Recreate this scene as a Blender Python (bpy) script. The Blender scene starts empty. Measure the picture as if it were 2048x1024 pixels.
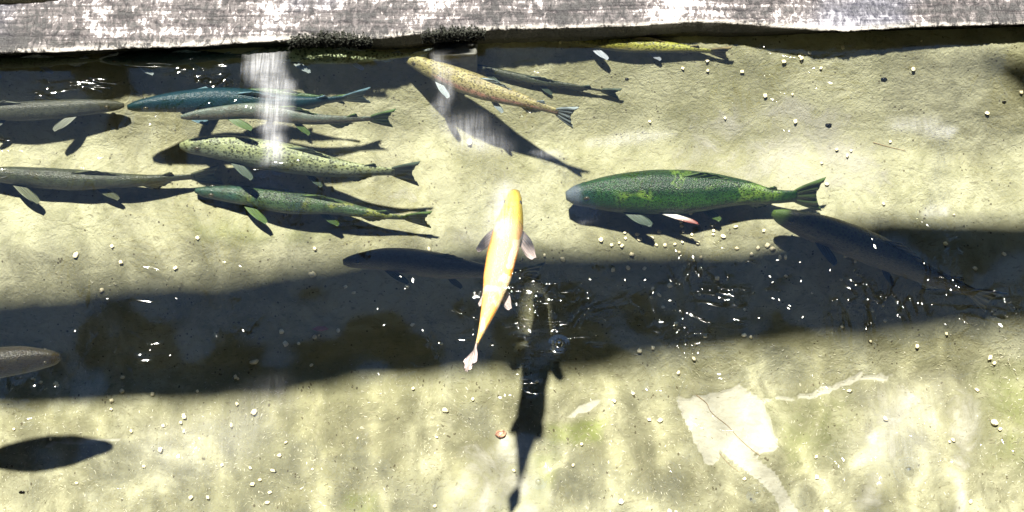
import bpy, bmesh, math, random
from mathutils import Vector, noise as mn
S = bpy.context.scene
C = S.collection
R = math.radians
random.seed(7)

# ------------------------------------------------------------------ camera
PITCH = 60.0; DIST = 3.0; WID = 1.70
cam_pos = Vector((0, -DIST*math.cos(R(PITCH)), DIST*math.sin(R(PITCH))))
cd = bpy.data.cameras.new('camera'); cam = bpy.data.objects.new('camera', cd); C.objects.link(cam)
UNIT = 4.0                                            # the layout below is in metres; the finished scene is enlarged by this at the end
cam.location = cam_pos*UNIT; cam.rotation_euler = (R(90-PITCH), 0, 0)
cd.sensor_width = 36; cd.lens = 36*DIST/WID; cd.clip_start = .05; cd.clip_end = 200
S.camera = cam
# ------------------------------------------------------------------ light
LX, LY = .14, -.14                                   # travel of sunlight per metre of drop
ldir = Vector((LX, LY, -1)).normalized()
w = bpy.data.worlds.new('World'); S.world = w; w.use_nodes = True
wt = w.node_tree; bg = wt.nodes['Background']
sky = wt.nodes.new('ShaderNodeTexSky'); sky.sky_type = 'NISHITA'; sky.sun_disc = False; sky.dust_density = 0; sky.ozone_density = 8; sky.air_density = 1.6
sky.sun_elevation = math.asin(-ldir.z); sky.sun_rotation = math.atan2(-ldir.x, -ldir.y)
wt.links.new(sky.outputs[0], bg.inputs[0]); bg.inputs[1].default_value = .07
sl = bpy.data.lights.new('sun', 'SUN'); sl.energy = 5; sl.angle = R(1.6); sl.color = (1, .97, .84)
so = bpy.data.objects.new('sun', sl); C.objects.link(so)
so.rotation_euler = ldir.to_track_quat('-Z', 'Y').to_euler(); so.location = (0, 4, 16)
S.view_settings.view_transform = 'Standard'; S.view_settings.look = 'None'
S.view_settings.gamma = 1; S.view_settings.exposure = 2.42
S.cycles.max_bounces = 8; S.cycles.transparent_max_bounces = 12

# ------------------------------------------------------------------ helpers
IOR = 1.33
sp, cp = math.sin(R(PITCH)), math.cos(R(PITCH))
FWD = Vector((0, cp, -sp)); UPV = Vector((0, sp, cp))
def ray(px, py):
    return FWD + Vector((1, 0, 0))*((px-1024)/2048*WID/DIST) + UPV*((512-py)/2048*WID/DIST)
def at(px, py, z):
    d = ray(px, py)
    if z >= 0: return cam_pos + d*((z-cam_pos.z)/d.z)
    p = cam_pos + d*(-cam_pos.z/d.z); d.normalize()          # the sight line bends at the water
    h = Vector((d.x, d.y, 0))/IOR; return p + (h/math.sqrt(1-h.length_squared)-Vector((0, 0, 1)))*(-z)
def pix(v):
    if v.z < 0:
        H = cam_pos.z; e = Vector((v.x-cam_pos.x, v.y-cam_pos.y, 0)); D = e.length; d_ = -v.z; x = D*H/(H+d_/IOR)
        for _ in range(3):
            f = lambda q: q/math.sqrt(q*q+H*H)-IOR*(D-q)/math.sqrt((D-q)**2+d_*d_)
            f0 = f(x); x -= f0*1e-4/(f(x+1e-4)-f0)
        v = Vector((cam_pos.x, cam_pos.y, 0))+e*(x/D)
    q = v-cam_pos; f = q.dot(FWD)
    return 1024+q.x/f*2048*DIST/WID, 512-q.dot(UPV)/f*2048*DIST/WID
def lerp_table(tab, x):
    if x <= tab[0][0]: return tab[0][1]
    for (a, b), (c, d) in zip(tab, tab[1:]):
        if x <= c:
            t = (x-a)/(c-a); return b+(d-b)*t
    return tab[-1][1]
DEP = [(-3, .72), (-.5, .68), (-.24, .65), (.000, .57), (.162, .38), (.274, .29), (.349, .23), (.412, .13), (.449, .07), (.468, .03), (.50, .012), (3, .012)]
def floor_z(x, y):
    yy = y + .022*max(0, min(1, (abs(x+.09)-.21)/.3)) + .010*mn.noise(Vector((x*1.7, y*1.7, 3)))
    d = (lerp_table(DEP, yy-.012)+lerp_table(DEP, yy)+lerp_table(DEP, yy+.012))/3
    return -d + .006*mn.noise(Vector((x*5, y*5, 0))) + .0018*mn.noise(Vector((x*31, y*31, 1)))
def on_floor(px, py, lift=0):
    z = -.3
    for _ in range(25):
        p = at(px, py, z); z = .5*z+.5*(floor_z(p.x, p.y)+lift)
    return at(px, py, z)
def tag(o, label=None, cat=None, group=None, kind=None):
    if label: o['label'] = label
    if cat: o['category'] = cat
    if group: o['group'] = group
    if kind: o['kind'] = kind
    return o
def empty(name, loc):
    o = bpy.data.objects.new(name, None); o.empty_display_size = .02; o.location = loc; C.objects.link(o); return o
def mesh(name, vs, fs, mat, parent=None, loc=None, smooth=True, attrs=None):
    m = bpy.data.meshes.new(name)
    base = parent_loc(parent) if parent else (Vector(loc) if loc else Vector((0, 0, 0)))
    m.from_pydata([tuple(Vector(v)-base) for v in vs], [], fs)
    if attrs:
        for k, (ty, data) in attrs.items():
            a = m.attributes.new(k, ty, 'POINT')
            a.data.foreach_set('vector' if ty == 'FLOAT_VECTOR' else 'value', data)
    if smooth: m.polygons.foreach_set('use_smooth', [True]*len(m.polygons))
    m.materials.append(mat); m.update()
    o = bpy.data.objects.new(name, m); C.objects.link(o)
    if parent: o.parent = parent
    elif loc: o.location = base
    return o
def parent_loc(p):
    v = Vector((0, 0, 0))
    while p: v += p.location; p = p.parent
    return v

class NT:
    def __init__(s, name):
        s.m = bpy.data.materials.new(name); s.m.use_nodes = True; s.t = s.m.node_tree
        s.b = s.t.nodes['Principled BSDF']; s.out = s.t.nodes['Material Output']
    def n(s, ty, **k):
        nd = s.t.nodes.new('ShaderNode'+ty)
        for a, b in k.items():
            if a.startswith('i_'):
                key = a[2:]; key = int(key) if key.isdigit() else key
                if hasattr(b, 'is_linked') or isinstance(b, bpy.types.NodeSocket): s.t.links.new(b, nd.inputs[key])
                else: nd.inputs[key].default_value = b
            else: setattr(nd, a, b)
        return nd
    def l(s, a, b): s.t.links.new(a, b)
    def math(s, op, a, b=None, c=None, clamp=False):
        nd = s.t.nodes.new('ShaderNodeMath'); nd.operation = op; nd.use_clamp = clamp
        for i, v in enumerate((a, b, c)):
            if v is None: continue
            if isinstance(v, bpy.types.NodeSocket): s.l(v, nd.inputs[i])
            else: nd.inputs[i].default_value = v
        return nd.outputs[0]
    def mix(s, f, a, b, bt='MIX'):
        nd = s.t.nodes.new('ShaderNodeMix'); nd.data_type = 'RGBA'; nd.blend_type = bt
        for i, v in ((0, f), (6, a), (7, b)):
            if isinstance(v, bpy.types.NodeSocket): s.l(v, nd.inputs[i])
            elif i == 0: nd.inputs[0].default_value = v
            else: nd.inputs[i].default_value = (*v, 1)
        return nd.outputs[2]
    def noise(s, vec, sc, det=4, rough=.55, dist=0):
        nd = s.t.nodes.new('ShaderNodeTexNoise'); nd.inputs['Scale'].default_value = sc
        nd.inputs['Detail'].default_value = det; nd.inputs['Roughness'].default_value = rough; nd.inputs['Distortion'].default_value = dist
        s.l(vec, nd.inputs['Vector']); return nd.outputs[0]
    def obj(s, scale=(1, 1, 1), rot=(0, 0, 0)):
        tc = s.t.nodes.new('ShaderNodeTexCoord'); mp = s.t.nodes.new('ShaderNodeMapping')
        mp.inputs['Scale'].default_value = scale; mp.inputs['Rotation'].default_value = rot
        s.l(tc.outputs['Object'], mp.inputs[0]); return mp.outputs[0]
    def step(s, v, a, b, lo=0., hi=1.):
        nd = s.t.nodes.new('ShaderNodeMapRange'); nd.interpolation_type = 'SMOOTHSTEP'
        s.l(v, nd.inputs[0]); nd.inputs[1].default_value = a; nd.inputs[2].default_value = b
        nd.inputs[3].default_value = lo; nd.inputs[4].default_value = hi; return nd.outputs[0]
    def bump(s, h, strength, dist):
        nd = s.t.nodes.new('ShaderNodeBump'); nd.inputs['Strength'].default_value = strength; nd.inputs['Distance'].default_value = dist*UNIT
        s.l(h, nd.inputs['Height']); return nd.outputs[0]
    def attr(s, name):
        nd = s.t.nodes.new('ShaderNodeAttribute'); nd.attribute_name = name; return nd
def plain(name, col, rough=.6, **k):
    t = NT(name); t.b.inputs['Base Color'].default_value = (*col, 1); t.b.inputs['Roughness'].default_value = rough
    v = t.noise(t.obj(), k.get('scale', 120), 3)
    c = t.mix(t.step(v, .3, .7), tuple(x*k.get('lo', .7) for x in col), tuple(min(1, x*k.get('hi', 1.2)) for x in col))
    t.l(c, t.b.inputs['Base Color']); return t.m

# ------------------------------------------------------------------ pond bottom
PALE = [([(1350,800),(1400,785),(1480,775),(1525,800),(1545,850),(1552,890),(1525,905),(1490,885),(1560,955),(1600,1024),(1640,1080),(1590,1080),(1540,985),(1510,950),(1440,895),(1425,930),(1400,925),(1390,880),(1362,830)], 4, 1.),
 ([(1730,765),(1800,760),(1860,780),(1850,830),(1815,880),(1790,960),(1800,1050),(1690,1050),(1700,980),(1700,900),(1725,840)], 40, .4),
 ([(870,960),(950,870),(1060,840),(1110,960),(1110,1060),(850,1060)], 34, .42),
 ([(1120,832),(1175,803),(1205,803),(1200,825),(1150,838)], 6, .6),
 ([(1480,800),(1560,795),(1640,785),(1720,758),(1800,752),(1800,758),(1720,768),(1650,795),(1560,802),(1490,806)], 3, .8),
 ([(1490,235),(1700,225),(1760,300),(1700,360),(1480,340),(1400,290)], 60, .5),
 ([(1230,330),(1500,150),(1720,200),(1800,330),(1780,400),(1650,420),(1300,345)], 70, .42),
 ([(300,400),(700,440),(950,440),(900,260),(760,370)], 50, .3),
 ([(80,890),(200,868),(330,865),(200,880),(100,895)], 3, .6),
 ([(1940,940),(1990,860),(1960,780),(1900,760),(1880,820),(1900,900),(1880,1050),(1940,1050)], 25, .4)]
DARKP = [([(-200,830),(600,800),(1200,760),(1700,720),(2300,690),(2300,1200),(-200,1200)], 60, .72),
 ([(735,780),(860,800),(850,880),(780,930),(770,1050),(690,1050),(720,900)], 30, .6),  # gap in the sky reflection, painted as a darker bottom band
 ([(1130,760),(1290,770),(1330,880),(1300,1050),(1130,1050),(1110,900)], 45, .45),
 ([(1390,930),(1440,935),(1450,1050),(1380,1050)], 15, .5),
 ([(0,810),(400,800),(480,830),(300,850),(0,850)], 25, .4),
 ([(1760,60),(1990,80),(2060,250),(1960,330),(1800,250),(1770,180)], 30, .5),  # area with less reflected veil, painted darker
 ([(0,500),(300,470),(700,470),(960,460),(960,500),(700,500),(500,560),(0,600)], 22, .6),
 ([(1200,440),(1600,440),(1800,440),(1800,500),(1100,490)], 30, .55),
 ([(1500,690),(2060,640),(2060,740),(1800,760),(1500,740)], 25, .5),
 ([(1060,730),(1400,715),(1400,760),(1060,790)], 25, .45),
 ([(230,100),(290,100),(290,480),(230,480)], 25, .35), ([(735,230),(800,230),(790,480),(730,480)], 22, .3)]  # upright bands of dark reflections painted into the bottom colour
GREEN = [([(1095,850),(1200,850),(1200,890),(1100,885)], 12, .55), ([(1960,740),(2100,740),(2100,960),(1990,920)], 45, .35),
 ([(1540,810),(1690,800),(1690,900),(1580,930)], 40, .25), ([(690,990),(760,985),(760,1050),(680,1050)], 15, .4),
 ([(380,440),(700,440),(640,480),(400,480)], 25, .25), ([(1060,890),(1110,900),(1100,1000),(1060,1000)], 20, .3)]
def pdist(poly, x, y):
    ins = False; d = 1e9; n = len(poly)
    for i in range(n):
        x1, y1 = poly[i]; x2, y2 = poly[(i+1) % n]
        if (y1 > y) != (y2 > y) and x < (x2-x1)*(y-y1)/(y2-y1)+x1: ins = not ins
        dx, dy = x2-x1, y2-y1; t = max(0, min(1, ((x-x1)*dx+(y-y1)*dy)/(dx*dx+dy*dy+1e-9)))
        d = min(d, math.hypot(x-x1-t*dx, y-y1-t*dy))
    return d if ins else -d
def mask(lst, x, y):
    m = 0
    for poly, soft, amt in lst:
        xs = [p[0] for p in poly]; ys = [p[1] for p in poly]
        if x < min(xs)-soft*2 or x > max(xs)+soft*2 or y < min(ys)-soft*2 or y > max(ys)+soft*2: continue
        v = max(0, min(1, .5+pdist(poly, x, y)/(2*soft)))
        m = max(m, v*v*(3-2*v)*amt)
    return m
def axis(a, b, fine, lo, hi, n=14):
    out = [lo+(a-lo)*(i/n) for i in range(n)]
    k = int((b-a)/fine); out += [a+(b-a)*i/k for i in range(k+1)]
    out += [b+(hi-b)*(i/n) for i in range(1, n+1)]
    return out
def floor_mat():
    t = NT('algae_concrete')
    v = t.obj(); vs = t.obj((1, .45, 1), (0, 0, .35)); vr = t.obj((.5, 1, 1), (0, 0, -.5))
    big = t.noise(v, 3.2, 7, .68, .9); mid = t.noise(v, 17, 5, .65, .8); fine = t.noise(vs, 95, 4, .7, 1.2); fin2 = t.noise(vr, 140, 4, .7, .6)
    col = t.mix(t.step(big, .40, .60), (.43, .42, .26), (.66, .65, .46))
    col = t.mix(t.math('MULTIPLY', t.step(mid, .42, .68), .5), col, (.30, .30, .155))
    col = t.mix(t.step(fine, .52, .70, 0, .55), col, (.52, .50, .39))
    col = t.mix(t.step(fin2, .55, .70, 0, .55), col, (.17, .145, .075))
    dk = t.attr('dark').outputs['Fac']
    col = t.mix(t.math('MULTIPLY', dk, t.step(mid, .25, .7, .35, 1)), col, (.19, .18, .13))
    pale = t.attr('pale').outputs['Fac']
    pm = t.math('ADD', pale, t.math('MULTIPLY', t.math('SUBTRACT', mid, .5), .9))
    pm = t.math('MULTIPLY', t.step(pm, .3, .55), t.step(pale, 0, .15))
    col = t.mix(t.math('MULTIPLY', pm, .85), col, t.mix(t.step(fin2, .35, .7), (.64, .62, .55), (.52, .50, .43)))
    gr = t.attr('green').outputs['Fac']
    col = t.mix(t.math('MULTIPLY', gr, t.step(mid, .3, .6, .2, 1)), col, (.27, .33, .07))
    vo = t.n('TexVoronoi', i_Scale=120.); t.l(t.obj((1, .6, 1)), vo.inputs['Vector'])
    fk = t.math('MULTIPLY', t.math('LESS_THAN', vo.outputs['Distance'], .23), t.math('GREATER_THAN', t.noise(v, 40, 3), .6))
    fk = t.math('MULTIPLY', fk, t.math('SUBTRACT', 1, pale, clamp=True))
    col = t.mix(t.math('MULTIPLY', fk, .8), col, (.09, .07, .04))
    col = t.mix(1, col, (.50, .50, .465), 'MULTIPLY')
    t.l(col, t.b.inputs['Base Color']); t.b.inputs['Roughness'].default_value = .85
    t.b.inputs['Specular IOR Level'].default_value = .2
    h = t.math('ADD', t.math('MULTIPLY', fine, 1), t.math('MULTIPLY', mid, 1.5))
    h = t.math('MULTIPLY', h, t.math('SUBTRACT', 1.15, pale))
    t.l(t.bump(h, .7, .004), t.b.inputs['Normal'])
    return t.m
FLOOR_M = floor_mat()
xs = axis(-1.0, 1.0, .007, -3.2, 3.2); ys = axis(-.62, .56, .007, -2.4, 1.2, 8)
vs, fs, pa, da, ga = [], [], [], [], []
for y in ys:
    for x in xs:
        p = Vector((x, y, floor_z(x, y))); px, py = pix(p)
        inb = -1.02 < x < 1.02 and -.66 < y < .58
        wv = 14*mn.noise(Vector((x*14, y*14, 5)))+7*mn.noise(Vector((x*45, y*45, 9)))
        pl = mask(PALE, px+wv, py+wv) if inb else 0
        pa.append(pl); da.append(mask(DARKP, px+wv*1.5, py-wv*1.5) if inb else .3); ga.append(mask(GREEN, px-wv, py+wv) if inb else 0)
        vs.append(p)
nx = len(xs)
fs = [(j*nx+i, j*nx+i+1, (j+1)*nx+i+1, (j+1)*nx+i) for j in range(len(ys)-1) for i in range(nx-1)]
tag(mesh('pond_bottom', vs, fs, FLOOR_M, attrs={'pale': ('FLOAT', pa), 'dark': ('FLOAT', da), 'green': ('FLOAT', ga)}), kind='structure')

# ------------------------------------------------------------------ water
def wave_z(x, y):
    n = mn.noise
    m = n(Vector((x*1.5, y*2, 6)))
    z = .0036*n(Vector((x*5, y*3.5, 0)))+(.0017+.0012*m)*n(Vector((x*12+3*y, y*9-2*x, 4)))+(.00018+.00022*m)*n(Vector((x*27-9*y, y*20+7*x, 9)))
    return z*WAMP
WAMP = 1.0
def water_mat():
    t = NT('water'); t.t.nodes.remove(t.b)
    gl = t.n('BsdfGlossy', i_Roughness=.07)
    rd = t.math('ABSOLUTE', t.math('SUBTRACT', t.noise(t.obj((1.3, .5, 1), (0, 0, .5)), 17, 2, .5, 1.5), .5))
    rd = t.math('MULTIPLY', t.step(rd, .06, 0), t.step(t.noise(t.obj(), 5, 2), .53, .66))
    rd2 = t.math('ABSOLUTE', t.math('SUBTRACT', t.noise(t.obj((.45, 1.5, 1), (0, 0, -.15)), 15, 2, .5, 1.), .5))
    rd2 = t.math('MULTIPLY', t.step(rd2, .05, 0), t.step(t.noise(t.obj((1, 1, 2)), 4, 2), .55, .66))
    t.l(t.bump(t.math('ADD', rd, rd2), 1, .0013), gl.inputs['Normal'])
    rf = t.n('BsdfRefraction', i_IOR=1.33, i_Roughness=0.)
    fr = t.n('Fresnel', i_IOR=1.33)
    mx = t.n('MixShader'); t.l(fr.outputs[0], mx.inputs[0]); t.l(rf.outputs[0], mx.inputs[1]); t.l(gl.outputs[0], mx.inputs[2])
    t.l(mx.outputs[0], t.out.inputs[0]); return t.m
wx = axis(-1.0, 1.0, .006, -3.2, 3.2); wy = axis(-.60, .50, .006, -2.0, .52, 6)
V = [Vector((x, y, wave_z(x, y) if -1.0 <= x <= 1.0 and -.6 <= y <= .5 else 0)) for y in wy for x in wx]; q = len(wx)
wo = tag(mesh('water', V, [(j*q+i, j*q+i+1, (j+1)*q+i+1, (j+1)*q+i) for j in range(len(wy)-1) for i in range(q-1)], water_mat()), kind='structure')
wo.cycles.is_caustics_caster = True; sl.cycles.is_caustics_light = True

# ------------------------------------------------------------------ box helper, surroundings
def box_vf(x0, x1, y0, y1, z0, z1):
    v = [(x0,y0,z0),(x1,y0,z0),(x1,y1,z0),(x0,y1,z0),(x0,y0,z1),(x1,y0,z1),(x1,y1,z1),(x0,y1,z1)]
    return v, [(0,3,2,1),(4,5,6,7),(0,1,5,4),(1,2,6,5),(2,3,7,6),(3,0,4,7)]
def join(parts):
    V, F = [], []
    for v, f in parts:
        b = len(V); V += v; F += [tuple(i+b for i in q) for q in f]
    return V, F
def bevel(o, w=.004, seg=2):
    b = bmesh.new(); b.from_mesh(o.data); bmesh.ops.recalc_face_normals(b, faces=b.faces)
    bmesh.ops.bevel(b, geom=b.edges[:], offset=w, segments=seg, affect='EDGES', profile=.5)
    b.to_mesh(o.data); b.free(); o.data.update(); return o
def wood_mat(name, lo, hi, sc=(1, 14, 14)):
    t = NT(name); v = t.obj(sc)
    n1 = t.noise(v, 5, 8, .65, .6); n2 = t.noise(t.obj(), 6, 4)
    c = t.mix(t.step(n1, .3, .7), lo, hi); c = t.mix(t.step(n2, .4, .7, 0, .4), c, lo)
    t.l(c, t.b.inputs['Base Color']); t.b.inputs['Roughness'].default_value = .8
    t.l(t.bump(n1, .5, .004), t.b.inputs['Normal']); return t.m
DARKW = wood_mat('dark_blocker_boards', (.012, .010, .008), (.04, .032, .025), (14, 14, 1))
RAILW = wood_mat('weathered_rail_wood', (.03, .025, .02), (.07, .06, .05))
def sky_block_wall(x0, y0, x1, y1, h, label):  # unseen walls added around the pond to cut sky light
    n = int(math.hypot(x1-x0, y1-y0)/.18); parts = []
    c = Vector(((x0+x1)/2, (y0+y1)/2, 0))
    d = Vector((x1-x0, y1-y0, 0)); ln = d.length; d.normalize(); nn = Vector((-d.y, d.x, 0))
    for i in range(n):
        a, b = ln*i/n+.004, ln*(i+1)/n-.004; off = .012*(i % 2)
        q = [Vector((x0, y0, -.02))+d*s+nn*(o+off) for s, o in ((a, 0), (b, 0), (b, .03), (a, .03))]
        v = q+[p+Vector((0, 0, h+.02*math.sin(i*2.3))) for p in q]
        parts.append((v, box_vf(0,1,0,1,0,1)[1]))
    V, F = join(parts)
    root = empty('sky_block_wall', c); mesh('boards', V, F, DARKW, root, smooth=False)
    q = [Vector((x0, y0, -.02))+d*s+nn*o for s, o in ((0, .046), (ln, .046), (ln, .06), (0, .06))]
    mesh('sky_block_sheet', q+[p+Vector((0, 0, h-.05)) for p in q], box_vf(0,1,0,1,0,1)[1], DARKW, root, smooth=False)
    tag(root, label, 'wall', 'added dark board walls that cut sky light')
sky_block_wall(2.6, 2.3, -2.6, 2.3, 2.0, 'added light-blocking board wall beyond the far side of the pond')
sky_block_wall(-2.6, 2.3, -2.6, -3.2, 4.2, 'added light-blocking board wall past the left end of the pond')
sky_block_wall(2.6, -3.2, 2.6, 2.3, 4.2, 'added light-blocking board wall past the right end of the pond')
sky_block_wall(-2.6, -3.2, 2.6, -3.2, 4.2, 'added light-blocking board wall behind the viewer')
GR = plain('packed_gravel_ground', (.16, .14, .11), .9, scale=60)
gv = [(-60,.95,.02),(60,.95,.02),(60,60,.02),(-60,60,.02),(-60,-60,.02),(60,-60,.02),(60,-1.7,.02),(-60,-1.7,.02),(-60,-1.7,.02),(-2.3,-1.7,.02),(-2.3,.95,.02),(-60,.95,.02),(2.3,-1.7,.02),(60,-1.7,.02),(60,.95,.02),(2.3,.95,.02)]
tag(mesh('ground', gv, [(0,1,2,3),(4,5,6,7),(8,9,10,11),(12,13,14,15)], GR, smooth=False), kind='structure')
CONC = plain('grey_concrete', (.3, .29, .26), .85, scale=25)
V, F = box_vf(-2.5, 2.5, -1.9, -1.65, -.8, .07)
o = bevel(mesh('pond_kerb', V, F, CONC, smooth=False), .01); tag(o, 'grey concrete kerb on the viewer side of the pond', 'kerb', 'kerbs')
for s, nm in ((-1, 'left'), (1, 'right')):
    V, F = box_vf(min(s*2.25, s*2.45), max(s*2.25, s*2.45), -1.648, .43, -.8, .07)
    o = bevel(mesh('pond_kerb', V, F, CONC, smooth=False), .01); tag(o, 'grey concrete kerb at the %s end of the pond' % nm, 'kerb', 'kerbs')

# overhead walkway board that throws the broad shade band, and an added corner shade deck
HZ = 1.12
def to_h(px, py, h=HZ):
    p = on_floor(px, py); a = Vector((ldir.x, ldir.y, 0))/IOR; a = a/math.sqrt(1-a.length_squared)*(-p.z)
    return Vector((p.x-a.x-LX*h, p.y-a.y-LY*h, h))
UP = [(-900,640),(-300,606),(0,585),(250,566),(480,552),(640,520),(800,502),(1000,492),(1130,500),(1300,503),(1480,498),(1600,478),(1690,450),(1770,436),(1900,440),(2048,442),(2300,440),(2900,430)]
LO = [(-900,840),(-300,820),(0,812),(250,806),(450,802),(620,776),(800,757),(1000,742),(1200,728),(1400,708),(1600,682),(1800,668),(1900,655),(2000,652),(2048,650),(2300,640),(2900,600)]
def lift(p):                                           # the point at board height on the sun ray that reaches p under water
    a = Vector((ldir.x, ldir.y, 0))/IOR; a = a/math.sqrt(1-a.length_squared)*(-p.z); return Vector((p.x-a.x-LX*HZ, p.y-a.y-LY*HZ, HZ))
bt = [to_h(*p) for p in UP]; bb = [to_h(*p) for p in LO]
sun_notch = [lift(at(px, py, -.038)) for px, py in ((974, 500), (980, 440), (996, 394), (1016, 374), (1030, 376), (1038, 405), (1036, 490))]     # notch shaped to let sun reach the orange trout's head
k_ = [i for i, p in enumerate(LO) if p[0] == 1000][0]
bb = bb[:k_+1]+sun_notch+bb[k_+1:]
loop = bt+bb[::-1]; n = len(loop)
V = loop+[v+Vector((0, 0, .035)) for v in loop]
F = [tuple(range(n)), tuple(range(2*n-1, n-1, -1))]+[(i, i+n, (i+1) % n+n, (i+1) % n) for i in range(n)]
c = sum(V, Vector())/len(V); c.z = HZ
walk = empty('walkway_board', c); mesh('board', V, F, RAILW, walk, smooth=False)
tag(walk, 'long weathered walkway board above the pond that shades its middle', 'walkway')
for x in (-2.0, 2.0):
    V, F = box_vf(x-.05, x+.05, c.y-.05, c.y+.05, -.66, HZ-.004); bevel(mesh('support_post', V, F, RAILW, walk, smooth=False))
crn = [(1900,122),(1960,124),(1992,138),(2020,160),(2062,205),(2140,270),(2600,300),(2600,122)]
cc = [to_h(*p, .75) for p in crn]; m = len(cc)
V = cc+[v+Vector((0, 0, .03)) for v in cc]
F = [tuple(range(m)), tuple(range(2*m-1, m-1, -1))]+[(i, i+m, (i+1) % m+m, (i+1) % m) for i in range(m)]
c2 = sum(cc, Vector())/m
pf = empty('corner_shade_deck', c2); mesh('deck', V, F, RAILW, pf, smooth=False)  # out-of-view deck added to cast the corner shade
tag(pf, 'rounded wooden deck added out of view to shade the far right corner', 'platform')
for x, y in ((1.9, .8), (1.15, .8)):
    V, F = box_vf(x-.04, x+.04, y-.04, y+.04, -.03, .747); bevel(mesh('shade_deck_leg', V, F, RAILW, pf, smooth=False))
# added roof slabs that cut sky light, then an unseen white post added for its reflection
ROOFM = DARKW
def slab(x0, x1, y0, y1, label):
    n = max(2, int((y1-y0)/.2)); parts = []
    for i in range(n):
        a = y0+(y1-y0)*i/n; b = y0+(y1-y0)*(i+1)/n-.004; parts.append(box_vf(x0, x1, a, b, 3.0+.006*(i % 2), 3.03+.006*(i % 2)))
    V, F = join(parts); tag(mesh('sky_block_roof', V, F, ROOFM, loc=(0, 0, 3), smooth=False), label, 'roof', 'added dark board roofs that cut sky light, with a sun gap')
slab(-2.58, 2.58, -3.18, .04, 'added light-blocking board roof over the viewer')
slab(-2.58, -1.48, .05, 1.15, 'added light-blocking board roof left of the sun gap')
slab(.70, 2.58, .05, 1.15, 'added light-blocking board roof right of the sun gap')
slab(-1.47, .69, .97, 1.45, 'added light-blocking board roof beyond the sun gap')
WHITE = plain('white_paint', (.8, .8, .78), .5, scale=30, lo=.85, hi=1.05)
def post(x, y, wd, h, label, mat=WHITE):
    r = empty('post', (x, y, 0))
    V, F = box_vf(x-wd, x+wd, y-wd, y+wd, 0, h); bevel(mesh('shaft', V, F, mat, r, smooth=False), .006)
    V, F = box_vf(x-wd*1.25, x+wd*1.25, y-wd*1.25, y+wd*1.25, h+.002, h+.03); bevel(mesh('cap', V, F, mat, r, smooth=False), .008)
    tag(r, label, 'post')
post(-.9, .92, .034, 1.12, 'unseen white painted post added on the bank behind the far timber for its reflection')  # out-of-view post put in to mirror as a pale streak on the water

# ------------------------------------------------------------------ timber
def timber_mat():
    t = NT('weathered_timber')
    vg = t.obj((3, 60, 30)); vv = t.obj((150, 38, 40)); v = t.obj()
    g = t.noise(vg, 1.6, 8, .7, .5); f = t.noise(vv, 1, 4, .7, .4); big = t.noise(v, 6, 4, .6, .5); sp_ = t.noise(t.obj((1, .6, 1)), 110, 3, .7, .8)
    a = t.math('ADD', t.math('MULTIPLY', g, .62), t.math('MULTIPLY', f, .38))
    a = t.math('ADD', a, t.math('MULTIPLY', t.math('SUBTRACT', big, .5), .95))
    a = t.math('ADD', a, t.math('MULTIPLY', t.math('SUBTRACT', sp_, .5), .65))
    col = t.mix(t.step(a, .41, .55), (.020, .015, .020), (.165, .14, .145))
    col = t.mix(t.step(a, .565, .65), col, (.95, .9, .88))
    col = t.mix(t.step(t.noise(v, 2.6, 3, .5, .3), .55, .68, 0, .65), col, t.mix(t.step(a, .42, .66), (.04, .045, .09), (.34, .36, .46)))
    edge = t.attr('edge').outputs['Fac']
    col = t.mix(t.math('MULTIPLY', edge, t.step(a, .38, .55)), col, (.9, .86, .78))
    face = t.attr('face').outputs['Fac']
    col = t.mix(face, col, t.mix(t.step(a, .4, .6), (.01, .01, .008), (.055, .05, .04)))  # shade of the front face painted into a darker wood colour
    col = t.mix(1, col, (.28, .27, .28), 'MULTIPLY')
    t.l(col, t.b.inputs['Base Color']); t.b.inputs['Roughness'].default_value = .6
    t.l(t.bump(a, .9, .006), t.b.inputs['Normal']); return t.m
FT = [(-700,112),(0,103),(120,101),(250,93),(400,90),(500,82),(570,78),(640,72),(760,75),(830,66),(900,62),(1000,57),(1100,54),(1250,50),(1400,42),(1480,46),(1550,52),(1640,58),(1700,59),(1780,54),(1860,50),(2048,45),(2800,38)]
FB = [(-700,118),(0,107),(250,98),(500,88),(640,86),(760,92),(900,88),(1100,78),(1300,72),(1400,68),(1550,64),(1650,60),(1800,56),(2048,50),(2800,45)]
V, F, fa, ed = [], [], [], []
nX = 620; rows = 46; zt = .034
for i in range(nX+1):
    px = -500+3048*i/nX
    jt = 1.6*mn.noise(Vector((px*.05, 0, 0)))+1.5*mn.noise(Vector((px*.2, 4, 0)))
    a = at(px, lerp_table(FT, px)+jt, zt); b = at(px, lerp_table(FB, px)+jt*.5, .0)
    b.x = a.x; b.y = max(b.y, a.y+.001)
    bk = at(px, lerp_table([(-500, 14), (0, 9), (60, 6), (130, -6), (3000, -16)], px), zt)
    prof = [b+Vector((0, .002, -.02)), b, a*.5+b*.5, a+Vector((0, .0005, -.006))]
    for j in range(rows+1):
        q = j/rows; p = a.lerp(Vector((a.x, bk.y, zt)), q); z = zt-.004*math.exp(-q*25)
        z += .0030*mn.noise(Vector((a.x*9, p.y*60, 0)))+.0022*mn.noise(Vector((a.x*70, p.y*60, 2)))-.002*abs(mn.noise(Vector((a.x*6, p.y*130, 7))))
        prof.append(Vector((a.x, p.y, z)))
    prof += [Vector((a.x, bk.y+.004, zt-.01)), Vector((a.x, bk.y+.004, -.02))]
    V += prof
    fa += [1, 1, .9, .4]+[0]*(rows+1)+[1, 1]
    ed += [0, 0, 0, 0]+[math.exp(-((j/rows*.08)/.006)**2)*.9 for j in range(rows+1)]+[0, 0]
k = rows+7
for i in range(nX):
    for j in range(k-1): F.append((i*k+j, (i+1)*k+j, (i+1)*k+j+1, i*k+j+1))
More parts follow.
